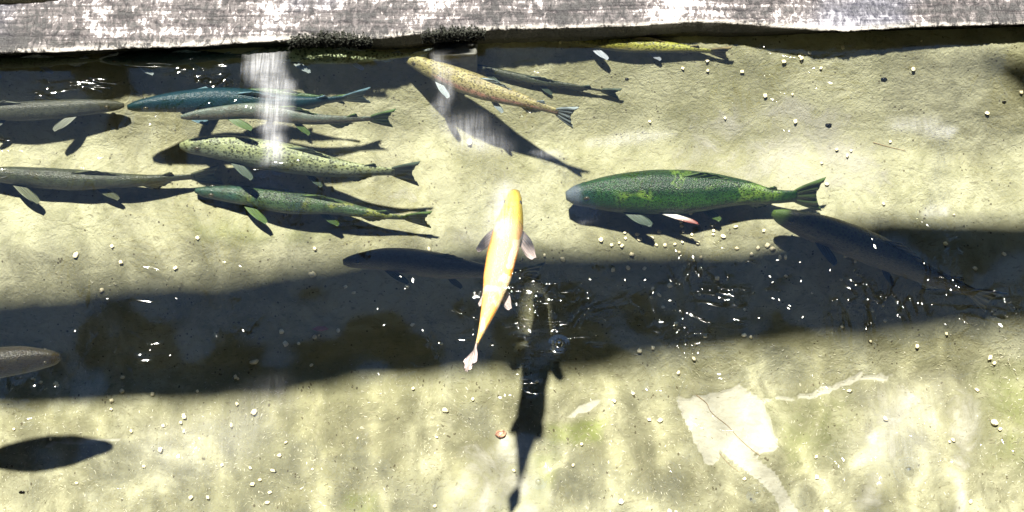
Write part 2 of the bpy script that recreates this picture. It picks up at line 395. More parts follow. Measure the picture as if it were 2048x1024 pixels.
F += [tuple(range(k)), tuple(range(nX*k+k-1, nX*k-1, -1))]
TM = timber_mat()
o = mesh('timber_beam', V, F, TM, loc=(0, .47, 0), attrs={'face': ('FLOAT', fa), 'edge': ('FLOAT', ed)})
tag(o, 'sunlit weathered grey timber along the far edge of the pond', 'timber')
V, F = box_vf(-1.7, 1.7, .535, .72, -.02, .028)
bevel(tag(mesh('timber_beam', V, F, TM, loc=(0, .6, 0), smooth=False, attrs={'face': ('FLOAT', [0]*8), 'edge': ('FLOAT', [0]*8)}), 'second weathered timber laid behind the front one', 'timber'))
# moss on the timber edge
MOSS = plain('dark_moss', (.006, .007, .0035), .95, scale=300)
def moss(x0, x1, label, up=22):
    V, F = [], []
    for _ in range(int((x1-x0)*7)):
        px = random.uniform(x0, x1); e = lerp_table(FT, px)
        w_ = math.sin(math.pi*(px-x0)/(x1-x0))**.5; py = e+random.uniform(-.55*up*w_*random.random(), 20)
        p = at(px, py, .035 if py < e else .035*(1-min(1, (py-e)/26))+.004)
        if py >= e: p.y -= .002
        d = Vector((random.gauss(0, 1), random.gauss(-.3, 1), random.uniform(.2, 1.2))).normalized()*random.uniform(.002, .006)
        s_ = Vector((random.gauss(0, 1), random.gauss(0, 1), random.gauss(0, .4))).normalized()*random.uniform(.0012, .003)
        b = len(V); V += [p-s_, p+s_, p+d*.6+s_*.8, p+d, p+d*.6-s_*.8]; F.append((b, b+1, b+2, b+3, b+4))
    c = sum(V, Vector())/len(V)
    tag(mesh('moss_clump', V, F, MOSS, loc=c), label, 'moss', 'dark moss on the timber edge')
moss(578, 745, 'ragged dark moss on the timber edge, left of the two clumps')
moss(845, 970, 'dark moss on the timber edge above the dim grey block')
V, F = box_vf(at(868, 100, -.04).x, at(955, 100, -.04).x, .415, .47, -.12, -.004)
BLK = plain('wet_grey_wood', (.10, .10, .09), .6, scale=80)
bevel(tag(mesh('wooden_block', V, F, BLK, loc=(V[0][0], .43, -.05), smooth=False), 'dim grey wooden block under water below the timber', 'block'))

# ------------------------------------------------------------------ fish
def fish_mat(name, back, side, belly, stripe=None, spots=.0, head=None, gloss=.42, snout=None, sp_scale=120, blotch=None, sss=0, dim=.66):
    t = NT(name)
    fv = t.attr('fv').outputs['Fac']; fu = t.attr('fu').outputs['Fac']; lv = t.attr('lv').outputs['Vector']
    mp = t.n('Mapping'); t.l(lv, mp.inputs[0])
    nz = t.noise(mp.outputs[0], 30, 4, .6, .5)
    f = t.math('ADD', fv, t.math('MULTIPLY', t.math('SUBTRACT', nz, .5), .5))
    col = t.mix(t.step(f, -.75, -.3), belly, side); col = t.mix(t.step(f, .15, .7), col, back)
    if stripe:
        s_ = t.math('MULTIPLY', t.step(f, -.3, -.02), t.step(f, .35, .1)); s_ = t.math('MULTIPLY', s_, t.step(fu, .1, .25))
        col = t.mix(t.math('MULTIPLY', s_, .85), col, stripe)
    if blotch:
        col = t.mix(t.step(t.noise(mp.outputs[0], 16, 3, .5, 1), .55, .62, 0, .9), col, blotch)
    if head: col = t.mix(t.step(fu, .24, .16), col, head)
    g = t.math('MULTIPLY', t.math('COMPARE', t.math('ADD', fu, t.math('MULTIPLY', t.math('MULTIPLY', fv, fv), .03)), .2, .0035), t.step(fv, .7, .4))
    col = t.mix(t.math('MULTIPLY', g, .55), col, tuple(x*.25 for x in back))
    mo = t.math('MULTIPLY', t.math('LESS_THAN', fu, .075), t.math('COMPARE', fv, -.30, .07))
    col = t.mix(t.math('MULTIPLY', mo, .7), col, tuple(x*.2 for x in back))
    if spots:
        vo = t.n('TexVoronoi', i_Scale=float(sp_scale)*1.35); t.l(lv, vo.inputs['Vector'])
        m_ = t.math('MULTIPLY', t.step(vo.outputs['Distance'], .48, .30), t.step(f, -.5, .0)); m_ = t.math('MULTIPLY', m_, spots)
        col = t.mix(t.step(t.noise(mp.outputs[0], 60, 3, .6, .8), .4, .65, 0, .7), col, tuple(x*.55 for x in side))
        col = t.mix(m_, col, tuple(x*.16 for x in back))
    if snout: col = t.mix(t.step(t.math('ADD', fu, t.math('MULTIPLY', nz, .03)), .085, .05), col, snout)
    col = t.mix(1, col, (dim, dim, dim), 'MULTIPLY')
    t.l(col, t.b.inputs['Base Color']); t.b.inputs['Roughness'].default_value = gloss
    t.b.inputs['Specular IOR Level'].default_value = .35
    if sss:
        t.b.inputs['Subsurface Weight'].default_value = sss; t.b.inputs['Subsurface Radius'].default_value = (.03, .015, .005); t.b.inputs['Subsurface Scale'].default_value = .5
    sc = t.n('TexVoronoi', i_Scale=420.); t.l(lv, sc.inputs['Vector'])
    t.l(t.bump(t.math('ADD', sc.outputs['Distance'], t.math('MULTIPLY', nz, 1.5)), .4, .0028), t.b.inputs['Normal']); return t.m
def fin_mat(name, col, tip=None, alpha=.5):
    t = NT(name)
    u = t.attr('fu').outputs['Fac']; v = t.attr('fv').outputs['Fac']
    cx = t.n('CombineXYZ'); t.l(t.math('MULTIPLY', u, 26), cx.inputs[0]); t.l(t.math('MULTIPLY', v, 1.2), cx.inputs[1])
    r = t.noise(cx.outputs[0], 1.2, 2)
    c = t.mix(t.step(r, .35, .65), tuple(x*.5 for x in col), tuple(min(1, x*1.25) for x in col))
    if tip: c = t.mix(t.step(v, .45, .8), c, tip)
    t.l(c, t.b.inputs['Base Color']); t.b.inputs['Roughness'].default_value = .4
    a = t.step(r, .2, .7, alpha-.2, min(1, alpha+.2)); t.l(a, t.b.inputs['Alpha']); return t.m
IRIS = plain('fish_iris', (.04, .036, .02), .25, scale=400); PUP = plain('fish_pupil', (.004, .004, .004), .08, scale=50)
TROUT = [(0, .013), (.012, .030), (.035, .045), (.08, .060), (.14, .072), (.22, .08), (.34, .09), (.46, .088), (.58, .074), (.70, .054), (.80, .038), (.87, .031), (.90, .033)]
def catmull(P, t):
    n = len(P)-1; s = t*n; i = min(int(s), n-1); f = s-i
    g = lambda k: P[k] if 0 <= k <= n else (P[0]*2-P[1] if k < 0 else P[n]*2-P[n-1])
    a, b, c, d = g(i-1), g(i), g(i+1), g(i+2)
    return .5*((2*b)+(c-a)*f+(2*a-5*b+4*c-d)*f*f+(3*b-a-3*c+d)*f**3)
def make_fish(pts, label, cat, bm, fm, prof=None, roundtail=False, finscale=1., bellyfin=False, roll=0, hs=1., ws=.62, group=None, name='trout', tailspread=1., fins=None, finmats=None, notail=False, eyes=True, tail_twist=0):
    PROF = prof or TROUT
    P = [at(*p) for p in pts]
    N = 200; raw = [catmull(P, i/N) for i in range(N+1)]
    cum = [0]
    for a, b in zip(raw, raw[1:]): cum.append(cum[-1]+(b-a).length)
    L = cum[-1]
    def pos(t):
        s = t*L
        if t >= 1: return raw[-1]+(raw[-1]-raw[-2]).normalized()*(s-L)
        lo, hi = 0, N
        while hi-lo > 1:
            mi = (lo+hi)//2
            if cum[mi] <= s: lo = mi
            else: hi = mi
        return raw[lo].lerp(raw[hi], (s-cum[lo])/max(1e-9, cum[hi]-cum[lo]))
    def fr(t):
        T = (pos(min(1, t+.02))-pos(max(0, t-.02))).normalized()
        Z = Vector((0, 0, 1)); S_ = Z.cross(T).normalized(); U = T.cross(S_).normalized()
        a = R(roll(t) if callable(roll) else roll)
        return T, U*math.cos(a)+S_*math.sin(a), S_*math.cos(a)-U*math.sin(a)
    root = empty(name, pos(.45))
    V, F, fu, fv, lv = [], [], [], [], []
    NS, NR = 56, 24
    for i in range(NS+1):
        t = .9*(i/NS)**1.15; T, U, S_ = fr(t); h = lerp_table(PROF, t)*L*hs
        h = (h+lerp_table(PROF, t+.012)*L*hs+lerp_table(PROF, max(0, t-.012))*L*hs)/3
        wr = lerp_table([(0, .9), (.08, .78), (.2, .95), (.5, 1.), (.7, .8), (.85, .5), (.9, .3)], t)*ws
        c = pos(t)
        for j in range(NR):
            a = 2*math.pi*j/NR; cu, si = math.cos(a), math.sin(a)
            up = h*(.92 if cu > 0 else 1.08)
            q = c+U*cu*up+S_*si*h*wr*(1-.1*cu)
            V.append(q); fu.append(t); fv.append(cu); lv += [t*L, cu*h, si*h*wr]
    for i in range(NS):
        for j in range(NR): F.append((i*NR+j, i*NR+(j+1) % NR, (i+1)*NR+(j+1) % NR, (i+1)*NR+j))
    F += [tuple(range(NR-1, -1, -1)), tuple(NS*NR+j for j in range(NR))]
    mesh('body', V, F, bm, root, attrs={'fu': ('FLOAT', fu), 'fv': ('FLOAT', fv), 'lv': ('FLOAT_VECTOR', lv)})
    def fin(nm, t0, t1, base, dirn, length, sweep, shape, m, curl=0):
        # base(t)->point, dirn(t)->unit vector; grid of root x span, with thickness
        V, F, fu, fv = [], [], [], []; A, B = 12, 7; th = .0009
        pt = []
        for i in range(A+1):
            s = i/A; t = t0+(t1-t0)*s; T = fr(t)[0]; d = dirn(t)
            for j in range(B+1):
                q = j/B; ln = length*L*shape(s)*q
                p = base(t)+d*ln+T*sweep*L*q*(q*.4+.6)+Vector((0, 0, -curl*L*q*q))
                p += d.cross(T).normalized()*.0012*math.sin(s*22)*q
                pt.append(p); fu.append(s); fv.append(q)
        nrm = (pt[B]-pt[0]).cross(pt[-1]-pt[0]).normalized()
        n_ = len(pt)
        V = [p+nrm*th*(1-.7*fv[i]) for i, p in enumerate(pt)]+[p-nrm*th*(1-.7*fv[i]) for i, p in enumerate(pt)]
        for i in range(A):
            for j in range(B):
                a = i*(B+1)+j; b = a+B+1
                F += [(a, a+1, b+1, b), (n_+a, n_+b, n_+b+1, n_+a+1)]
        rim = [j for j in range(B+1)]+[i*(B+1)+B for i in range(1, A+1)]+[A*(B+1)+j for j in range(B-1, -1, -1)]
        for a, b in zip(rim, rim[1:]): F.append((a, b, b+n_, a+n_))
        mesh(nm, V, F, m, root, attrs={'fu': ('FLOAT', fu+fu), 'fv': ('FLOAT', fv+fv)})
    def leaf(nm, t0, base, d, length, width, sweep, m):
        V, F, fu, fv = [], [], [], []; A, B = 8, 10; T = fr(t0)[0]; pt = []
        for i in range(A+1):
            s = i/A
            for j in range(B+1):
                q = j/B; W = width*L*(.75+.25*math.sin(min(1, q*1.5)*math.pi/2))*max(.02, 1-max(0, (q-.45)/.55)**2.2)**.6
                pt.append(base+d*length*L*q*(1-.12*abs(s-.35))+T*(s-.5)*W+T*sweep*L*q-Vector((0, 0, .012*L*q*q))); fu.append(s); fv.append(q)
        nrm = d.cross(T).normalized(); n_ = len(pt)
        V = [p+nrm*.0009*(1-.7*fv[i]) for i, p in enumerate(pt)]+[p-nrm*.0009*(1-.7*fv[i]) for i, p in enumerate(pt)]
        for i in range(A):
            for j in range(B):
                a = i*(B+1)+j; b = a+B+1; F += [(a, a+1, b+1, b), (n_+a, n_+b, n_+b+1, n_+a+1)]
        rim = [j for j in range(B+1)]+[i*(B+1)+B for i in range(1, A+1)]+[A*(B+1)+j for j in range(B-1, -1, -1)]
        for a, b in zip(rim, rim[1:]): F.append((a, b, b+n_, a+n_))
        mesh(nm, V, F, m, root, attrs={'fu': ('FLOAT', fu+fu), 'fv': ('FLOAT', fv+fv)})
    H = lambda t: lerp_table(PROF, t)*L*hs
    fmx = finmats or {}
    G = lambda k: fmx.get(k, fm)
    arch = lambda s: max(.08, math.sin(math.pi*min(1, .12+s*.95))**.7)
    lead = lambda s: max(.12, (1-s)**.7*min(1, .35+s*5))
    sel = fins or ('dorsal', 'adipose', 'pect', 'pelv', 'anal')
    if 'dorsal' in sel: fin('dorsal_fin', .42, .55, lambda t: pos(t)+fr(t)[1]*H(t)*.82, lambda t: fr(t)[1], .045, .08, lead, G('dorsal'))
    if 'adipose' in sel: fin('adipose_fin', .765, .79, lambda t: pos(t)+fr(t)[1]*H(t)*.8, lambda t: fr(t)[1], .028, .035, arch, G('dorsal'))
    if 'anal' in sel: fin('anal_fin', .68, .76, lambda t: pos(t)-fr(t)[1]*H(t)*.95, lambda t: -fr(t)[1], .06, .05, lead, G('anal'))
    for s_ in (-1, 1):
        T, U, S_ = fr(.23)
        if 'pect' in sel: leaf('pectoral_fin', .23, pos(.23)-U*H(.23)*.6+S_*H(.23)*ws*.7*s_, (S_*s_*.9-U*.45).normalized(), .07*finscale, .062*finscale, .085, G('pect'))
        T, U, S_ = fr(.545)
        if 'pelv' in sel: leaf('pelvic_fin', .545, pos(.545)-U*H(.545)*.85+S_*H(.545)*ws*.4*s_, (S_*s_*.7-U*.7).normalized(), .05*finscale, .052*finscale, .065, G('pelv'))
    if bellyfin:
        T, U, S_ = fr(.36)
        leaf('belly_fin', .36, pos(.36)-U*H(.36)*.55-S_*H(.36)*ws*.8, (T*.92-S_*.30-U*.05).normalized(), .17, .07, .0, red_tip)
    if not notail:
        V, F, fu, fv = [], [], [], []; A, B = 16, 9; tw = R(tail_twist)
        for q in range(B+1):
            qq = q/B; T, U, S_ = fr(.89); Te = fr(.97)[0]
            for i in range(A+1):
                s = i/A*2-1; half = (.028+(.098*tailspread-.028)*qq**.8)*L*hs**.5
                ang = tw*qq; D = U*math.cos(ang)+S_*math.sin(ang)
                ext = .885+(.115-.03*(1-abs(s)**1.5))*qq
                if roundtail: ext = .86+(.155-.05*abs(s)**2)*qq; half = (.014+.034*math.sin(math.pi*min(1, qq*.75)))*L
                p = pos(ext)+D*s*half+S_*.002*math.sin(s*14)*qq
                V.append(p); fu.append(i/A); fv.append(qq)
        n_ = len(V); nr = fr(.93)[2]
        V = [p+nr*.0012*(1.1-fv[i]) for i, p in enumerate(V)]+[p-nr*.0012*(1.1-fv[i]) for i, p in enumerate(V)]
        for q in range(B):
            for i in range(A):
                a = q*(A+1)+i; b = a+A+1; F += [(a, a+1, b+1, b), (n_+a, n_+b, n_+b+1, n_+a+1)]
        rim = [q*(A+1) for q in range(B+1)]+[B*(A+1)+i for i in range(1, A+1)]+[q*(A+1)+A for q in range(B-1, -1, -1)]
        for a, b in zip(rim, rim[1:]): F.append((a, b, b+n_, a+n_))
        mesh('tail_fin', V, F, G('tail'), root, attrs={'fu': ('FLOAT', fu+fu), 'fv': ('FLOAT', fv+fv)})
    if eyes:
        T, U, S_ = fr(.075)
        for s_ in (-1, 1):
            r = .0125*L; c = pos(.075)+U*H(.075)*.28+S_*s_*(H(.075)*.78*ws)*.86
            def ball(c, r, m, nm, par):
                V, F = [], []
                for i in range(9):
                    a = math.pi*i/8
                    for j in range(12):
                        b = 2*math.pi*j/12; V.append(c+T*r*math.sin(a)*math.cos(b)+U*r*math.sin(a)*math.sin(b)+S_*s_*r*.55*math.cos(a))
                for i in range(8):
                    for j in range(12): F.append((i*12+j, i*12+(j+1) % 12, (i+1)*12+(j+1) % 12, (i+1)*12+j))
                return mesh(nm, V, F, m, par)
            e = ball(c, r, IRIS, 'eye', root); ball(c+S_*s_*r*.25, r*.55, PUP, 'pupil', e)
    tag(root, label, cat, group); return root

FG = 'dark trout crowded near the far timber'
fin_grey = fin_mat('grey_fin', (.28, .33, .33)); fin_dark = fin_mat('dark_fin', (.05, .07, .05), alpha=.95)
fin_white = fin_mat('white_fin', (.28, .31, .35), alpha=.85); fin_green = fin_mat('green_fin', (.06, .10, .03), alpha=.95)
# pale speckled trout
m = fish_mat('pale_speckled_skin', (.30, .34, .17), (.22, .26, .17), (.10, .12, .11), spots=.9, sp_scale=125)  # belly shading painted in as a darker skin colour
make_fish([(362, 290, -.15), (440, 293, -.15), (560, 312, -.16), (700, 338, -.175), (838, 347, -.185)], 'pale green speckled trout above its own green shadow', 'trout', m, fin_dark, roll=8, hs=1.0, ws=.66)
# rainbow trout
m = fish_mat('golden_rainbow_skin', (.34, .30, .13), (.38, .32, .18), (.55, .53, .46), stripe=(.46, .22, .17), spots=.7, sp_scale=150, head=(.36, .33, .14))
make_fish([(808, 114, -.05), (880, 143, -.05), (960, 172, -.052), (1050, 202, -.055), (1152, 236, -.06)], 'golden olive trout with a pink side stripe and grey tail', 'trout', m, fin_mat('bluegrey_fin', (.20, .24, .25), alpha=.9), roll=12, hs=.92, ws=.75, tailspread=1.1)
# big green trout
m = fish_mat('deep_green_skin', (.008, .034, .008), (.035, .11, .014), (.08, .16, .04), spots=.8, sp_scale=150, snout=(.12, .15, .17), head=(.015, .06, .02), blotch=(.13, .22, .03))  # pale snout is a water reflection painted into the skin
red_tip = fin_mat('pale_fin_with_red_tip', (.30, .30, .27), tip=(.14, .03, .02), alpha=1)
make_fish([(1132, 392, -.25), (1220, 384, -.25), (1340, 379, -.25), (1470, 382, -.25), (1560, 392, -.25), (1646, 388, -.25)], 'large dark green trout with a reflection painted on its snout and red tipped belly fin', 'trout', m, fin_green, roll=12, hs=1.2, ws=.82, finmats={'pect': fin_dark}, tailspread=1.1, bellyfin=True)
# orange trout
m = fish_mat('orange_gold_skin', (1., .62, .20), (1., .40, .06), (.98, .62, .35), gloss=.35, head=(1., .72, .02), blotch=(1., .80, .50), dim=.86)
make_fish([(1030, 383, -.044), (1023, 430, -.040), (1006, 500, -.038), (986, 590, -.038), (964, 660, -.040), (935, 738, -.045)], 'bright orange trout swimming away toward the timber', 'trout', m, fin_mat('pinkish_white_fin', (.62, .50, .48), alpha=.75), roll=-6, hs=.84, ws=1.02, name='golden_trout', tailspread=.46, tail_twist=50, roundtail=True, finscale=1.6, fins=('pect', 'pelv'), finmats={'dorsal': fin_mat('orange_fin', (1, .5, .08), alpha=1)}, prof=[(0,.028),(.03,.05),(.1,.072),(.2,.086),(.35,.088),(.5,.078),(.65,.058),(.78,.034),(.85,.018),(.9,.014)])
# olive trout half over the dark strip
m = fish_mat('yellow_olive_skin', (.28, .29, .05), (.24, .22, .06), (.30, .28, .2), spots=.8, sp_scale=140)
make_fish([(1105, 72, -.03), (1200, 80, -.03), (1290, 88, -.03), (1380, 97, -.03), (1462, 107, -.034)], 'yellow olive trout with white fins close under the timber', 'trout', m, fin_mat('brown_fin', (.16, .13, .06), alpha=.95), roll=5, hs=.66, ws=.95, finmats={'pect': fin_white, 'pelv': fin_white})
m = fish_mat('grey_green_speckled_skin', (.30, .36, .20), (.28, .33, .20), (.3, .3, .25), spots=.9, sp_scale=130, dim=1.)
make_fish([(505, 106, -.032), (600, 106, -.032), (700, 109, -.032), (790, 110, -.032), (866, 110, -.034)], 'speckled grey green trout under the mossy timber edge', 'trout', m, fin_grey, roll=5, hs=.68, ws=.95, finmats={'pelv': fin_white})
m = fish_mat('teal_dark_skin', (.018, .06, .06), (.03, .085, .08), (.10, .14, .14), spots=.4)
make_fish([(205, 118, -.032), (300, 115, -.032), (400, 112, -.032), (520, 112, -.034)], 'dark teal trout right under the timber left of the pale streak', 'trout', m, fin_grey, roll=5, hs=.75, ws=.9, group=FG)
m2 = fish_mat('olive_grey_skin', (.09, .13, .06), (.12, .15, .09), (.3, .32, .3), spots=.5)
make_fish([(-110, 124, -.032), (0, 123, -.032), (90, 122, -.032), (240, 118, -.034)], 'olive grey trout with a white fin in the far left corner', 'trout', m2, fin_white, roll=4, hs=.62, group=FG)
# blue trout pair
make_fish([(255, 214, -.05), (340, 204, -.05), (450, 198, -.05), (590, 204, -.052), (742, 190, -.055)], 'long dark blue trout whose tail ends in a pale fan', 'trout', fish_mat('dark_blue_skin', (.010, .04, .05), (.015, .06, .065), (.12, .16, .16), spots=.3), fin_mat('blue_tail', (.10, .17, .2), alpha=.95), roll=-5, hs=.92, group=FG)
make_fish([(362, 234, -.045), (430, 226, -.045), (520, 221, -.045), (640, 238, -.06), (790, 236, -.08)], 'grey brown trout overlapping the dark blue one', 'trout', fish_mat('grey_brown_skin', (.12, .15, .12), (.14, .13, .09), (.2, .2, .18), spots=.2), fin_green, roll=10, hs=.62, group=FG)
make_fish([(455, 188, -.07), (520, 184, -.07), (590, 190, -.07), (690, 198, -.075)], 'small green trout just behind the dark blue one', 'trout', fish_mat('small_green_skin', (.07, .13, .05), (.10, .15, .06), (.2, .25, .15), spots=.6), fin_green, roll=5, hs=.7, group=FG)
make_fish([(-300, 152, -.11), (-180, 154, -.11), (-60, 156, -.11), (30, 156, -.11), (92, 154, -.11)], 'dark trout at the left frame edge showing only its tail', 'trout', fish_mat('dark_olive_skin', (.03, .05, .02), (.05, .06, .03), (.1, .1, .08), spots=.3), fin_dark, hs=.8, group=FG)
# low fish near the bottom, some put in place of fish shadows
dusk = fish_mat('dusky_olive_skin', (.05, .06, .035), (.075, .08, .05), (.14, .14, .09), spots=.4)
make_fish([(-90, 346, -.24), (60, 352, -.24), (170, 358, -.24), (300, 360, -.24), (445, 348, -.245)], 'slender dusky trout shape standing in for a shadow streak at far left', 'trout', dusk, fin_mat('shadow_streak_fin', (.09, .10, .06), alpha=.8), roll=5, hs=.6, ws=.75, group=FG)  # fish shape put where a shadow streak lies
grs = fish_mat('grey_shadow_skin', (.065, .07, .05), (.09, .095, .065), (.15, .15, .11), spots=.4)
make_fish([(390, 380, -.275), (450, 384, -.275), (530, 395, -.275), (650, 412, -.28), (760, 428, -.285), (862, 438, -.29)], 'green and yellow mottled trout shape standing in for the shadow of the pale speckled one', 'trout', fish_mat('tinted_shadow_skin', (.04, .08, .03), (.08, .12, .05), (.12, .15, .08), spots=.7, blotch=(.17, .19, .04), head=(.03, .07, .045)), fin_green, roll=4, hs=.62, ws=.85)  # fish shape and blotches imitate the pale trout's tinted shadow
make_fish([(248, 210, -.125), (150, 214, -.125), (50, 220, -.125), (-70, 224, -.125), (-200, 228, -.125)], 'grey olive trout shape standing in for a fish shadow at left, facing the blue one', 'trout', grs, fin_mat('olive_shadow_fin', (.12, .13, .10), alpha=.9), roll=-8, hs=.72, group=FG)  # fish shape in shadow tones, replaces a cast fish shadow
make_fish([(905, 122, -.085), (990, 143, -.10), (1080, 163, -.115), (1150, 173, -.12), (1240, 188, -.13)], 'thin dusky trout behind the pink striped one', 'trout', dusk, fin_dark, hs=.45, group=FG)
# fish in the shade band
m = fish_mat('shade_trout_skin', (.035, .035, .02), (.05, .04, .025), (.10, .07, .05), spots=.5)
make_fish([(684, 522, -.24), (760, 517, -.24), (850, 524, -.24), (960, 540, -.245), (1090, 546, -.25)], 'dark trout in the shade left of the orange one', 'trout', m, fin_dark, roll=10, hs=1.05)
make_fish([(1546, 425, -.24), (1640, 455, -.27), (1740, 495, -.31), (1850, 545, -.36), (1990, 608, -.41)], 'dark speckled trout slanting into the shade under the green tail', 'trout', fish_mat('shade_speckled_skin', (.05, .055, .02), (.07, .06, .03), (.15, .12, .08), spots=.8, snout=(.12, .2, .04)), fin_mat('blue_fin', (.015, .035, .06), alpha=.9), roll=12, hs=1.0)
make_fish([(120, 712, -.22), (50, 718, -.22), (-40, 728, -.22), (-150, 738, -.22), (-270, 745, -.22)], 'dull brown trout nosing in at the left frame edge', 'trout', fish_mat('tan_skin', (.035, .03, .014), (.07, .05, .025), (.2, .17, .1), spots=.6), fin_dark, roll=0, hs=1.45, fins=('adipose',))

# ------------------------------------------------------------------ water reflections painted as pale see-through sheets
def glare_mat():
    t = NT('painted_glare'); t.t.nodes.remove(t.b)
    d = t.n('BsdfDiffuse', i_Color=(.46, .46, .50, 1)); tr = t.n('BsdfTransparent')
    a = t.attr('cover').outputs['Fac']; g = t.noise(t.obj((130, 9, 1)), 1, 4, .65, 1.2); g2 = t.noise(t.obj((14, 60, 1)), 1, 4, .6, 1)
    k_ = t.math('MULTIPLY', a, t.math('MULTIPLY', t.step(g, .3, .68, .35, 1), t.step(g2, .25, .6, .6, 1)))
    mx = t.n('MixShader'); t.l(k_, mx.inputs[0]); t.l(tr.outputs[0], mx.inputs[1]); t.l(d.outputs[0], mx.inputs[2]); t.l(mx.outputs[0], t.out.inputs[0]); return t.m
GLARE = glare_mat()
def glare(poly, soft, amt, label):
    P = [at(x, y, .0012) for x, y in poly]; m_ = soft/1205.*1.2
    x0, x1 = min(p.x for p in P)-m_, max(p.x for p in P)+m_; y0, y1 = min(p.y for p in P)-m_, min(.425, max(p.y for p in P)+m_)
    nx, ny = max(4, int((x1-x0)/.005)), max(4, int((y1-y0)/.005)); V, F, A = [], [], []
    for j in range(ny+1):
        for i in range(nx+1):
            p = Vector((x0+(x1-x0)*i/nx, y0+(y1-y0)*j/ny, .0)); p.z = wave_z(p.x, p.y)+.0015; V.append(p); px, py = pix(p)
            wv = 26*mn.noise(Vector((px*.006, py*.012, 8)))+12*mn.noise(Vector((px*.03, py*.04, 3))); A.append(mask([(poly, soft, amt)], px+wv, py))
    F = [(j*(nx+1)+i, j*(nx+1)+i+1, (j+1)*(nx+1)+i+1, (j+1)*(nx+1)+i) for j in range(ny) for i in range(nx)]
    c = sum(V, Vector())/len(V); tag(mesh('painted_reflection', V, F, GLARE, loc=c, attrs={'cover': ('FLOAT', A)}), label, 'glare', 'painted reflection patches on the water')
glare([(508,84),(568,84),(566,180),(572,240),(562,300),(572,372),(520,372),(528,300),(530,240),(512,170)], 20, .30, 'long narrow painted reflection streak on the water crossing the pale speckled trout')
glare([(570,380),(600,385),(595,425),(560,420)], 10, .3, 'small painted reflection patch on the water below the pale speckled trout')
glare([(905,250),(960,245),(1005,300),(1030,360),(1040,440),(1048,466),(925,466),(945,360)], 34, .2, 'painted reflection veil on the water over the head of the orange trout')
glare([(1065,305),(1120,303),(1165,355),(1195,400),(1208,432),(1165,447),(1138,430),(1118,370)], 9, .30, 'painted reflection patch on the water over the snout of the green trout')
glare([(1862,270),(1900,262),(1905,330),(1890,425),(1852,425),(1870,330)], 16, .32, 'upright painted reflection streak on the water near the right frame edge')
glare([(1780,240),(1880,236),(1905,262),(1860,275),(1770,258)], 16, .12, 'flat painted reflection smear on the water above the upright streak at right')
glare([(870,110),(898,110),(902,235),(876,235)], 12, .12, 'faint painted reflection streak on the water over the golden trout')
glare([(1180,282),(1290,262),(1345,268),(1280,286),(1195,294)], 10, .12, 'thin painted reflection wisp on the water above the green trout')
glare([(300,860),(560,780),(580,800),(420,1000),(330,1060),(260,1060)], 50, .07, 'broad faint painted reflection smear on the water over the near left bottom')
glare([(1740,800),(1880,770),(1900,860),(1820,1060),(1700,1060),(1720,900)], 55, .08, 'broad faint painted reflection smear on the water at lower right')

# ------------------------------------------------------------------ feed pellets
PM = plain('cream_pellet', (.78, .70, .46), .7, scale=500, lo=.8, hi=1.1)
def pellet_mesh(k):
    rr = random.Random(k); V, F = [], []; n = 10; r = .0040; h = .0036
    for z, q in ((-h, .75), (-h*.7, 1), (h*.7, 1), (h, .7)):
        for j in range(n):
            a = 2*math.pi*j/n; s = q*r*(1+rr.uniform(-.12, .12)); V.append(Vector((s*math.cos(a), s*.8*math.sin(a), z*(1+rr.uniform(-.35, .35)))))
    for i in range(3):
        for j in range(n): F.append((i*n+j, i*n+(j+1) % n, (i+1)*n+(j+1) % n, (i+1)*n+j))
    F += [tuple(range(n-1, -1, -1)), tuple(3*n+j for j in range(n))]
    m = bpy.data.meshes.new('feed_pellet'); m.from_pydata([tuple(v) for v in V], [], F); m.materials.append(PM)
    m.polygons.foreach_set('use_smooth', [True]*len(m.polygons)); return m
PMS = [pellet_mesh(i) for i in range(6)]
def pellets(pts, label, group):
    for (x, y, *s) in pts:
        s = random.uniform(.7, 1.0)*(s[0] if s else 1)
        o = bpy.data.objects.new('feed_pellet', random.choice(PMS)); C.objects.link(o)
        p = on_floor(x, y, .0035*s); o.location = p; o.scale = (s*random.uniform(.8, 1.3), s*random.uniform(.8, 1.1), s)
        o.rotation_euler = (random.uniform(-.6, .6)+random.choice((0, 1.57)), random.uniform(-.5, .5), random.uniform(0, 6.3))
        tag(o, label, 'pellet', group)
pellets([(1247,465),(1248,477),(1273,468),(1277,478),(1315,462),(1363,450),(1382,440),(1362,442),(1366,460),(1386,466),(1386,475),(1432,458),(1431,466),(1451,470),(1474,452),(1525,461),(1399,483),(1363,483),(1347,487),(1327,490),(1195,481),(1217,491),(1234,487),(1240,493),(1478,495),(1516,496),(1533,491),(1543,498),(1504,508),(1557,516),(1570,515),(1300,474),(1309,489),(1383,425,1.1)],
 'cream feed pellet in the cluster below the green trout', 'pellets below the green trout')
pellets([(148,512),(225,492),(393,476),(634,496),(242,526),(348,534),(1120,85,.8),(855,496),(938,284,1.3),(1298,243,.9),(1600,113),(1603,117,1.1),(1568,123),(1619,105),(1686,95,.9),(1642,136),(1827,138,1.2),(1590,243),(1532,192),(1416,141),(1415,121,.8),(1366,136,.8),(1484,143),(1671,298,.9),(1692,310),(1781,283),(1641,325,.8),(1770,408,.9),(1452,236,.8),(1530,407,1.3),(1650,368,1.2),(1973,226),(1843,82,.7),(1903,430,.7),(2043,184,1.1),(1700,300,.8),(1585,190,.7)],
 'cream feed pellet scattered on the sunlit slope near the timber', 'pellets on the far slope')
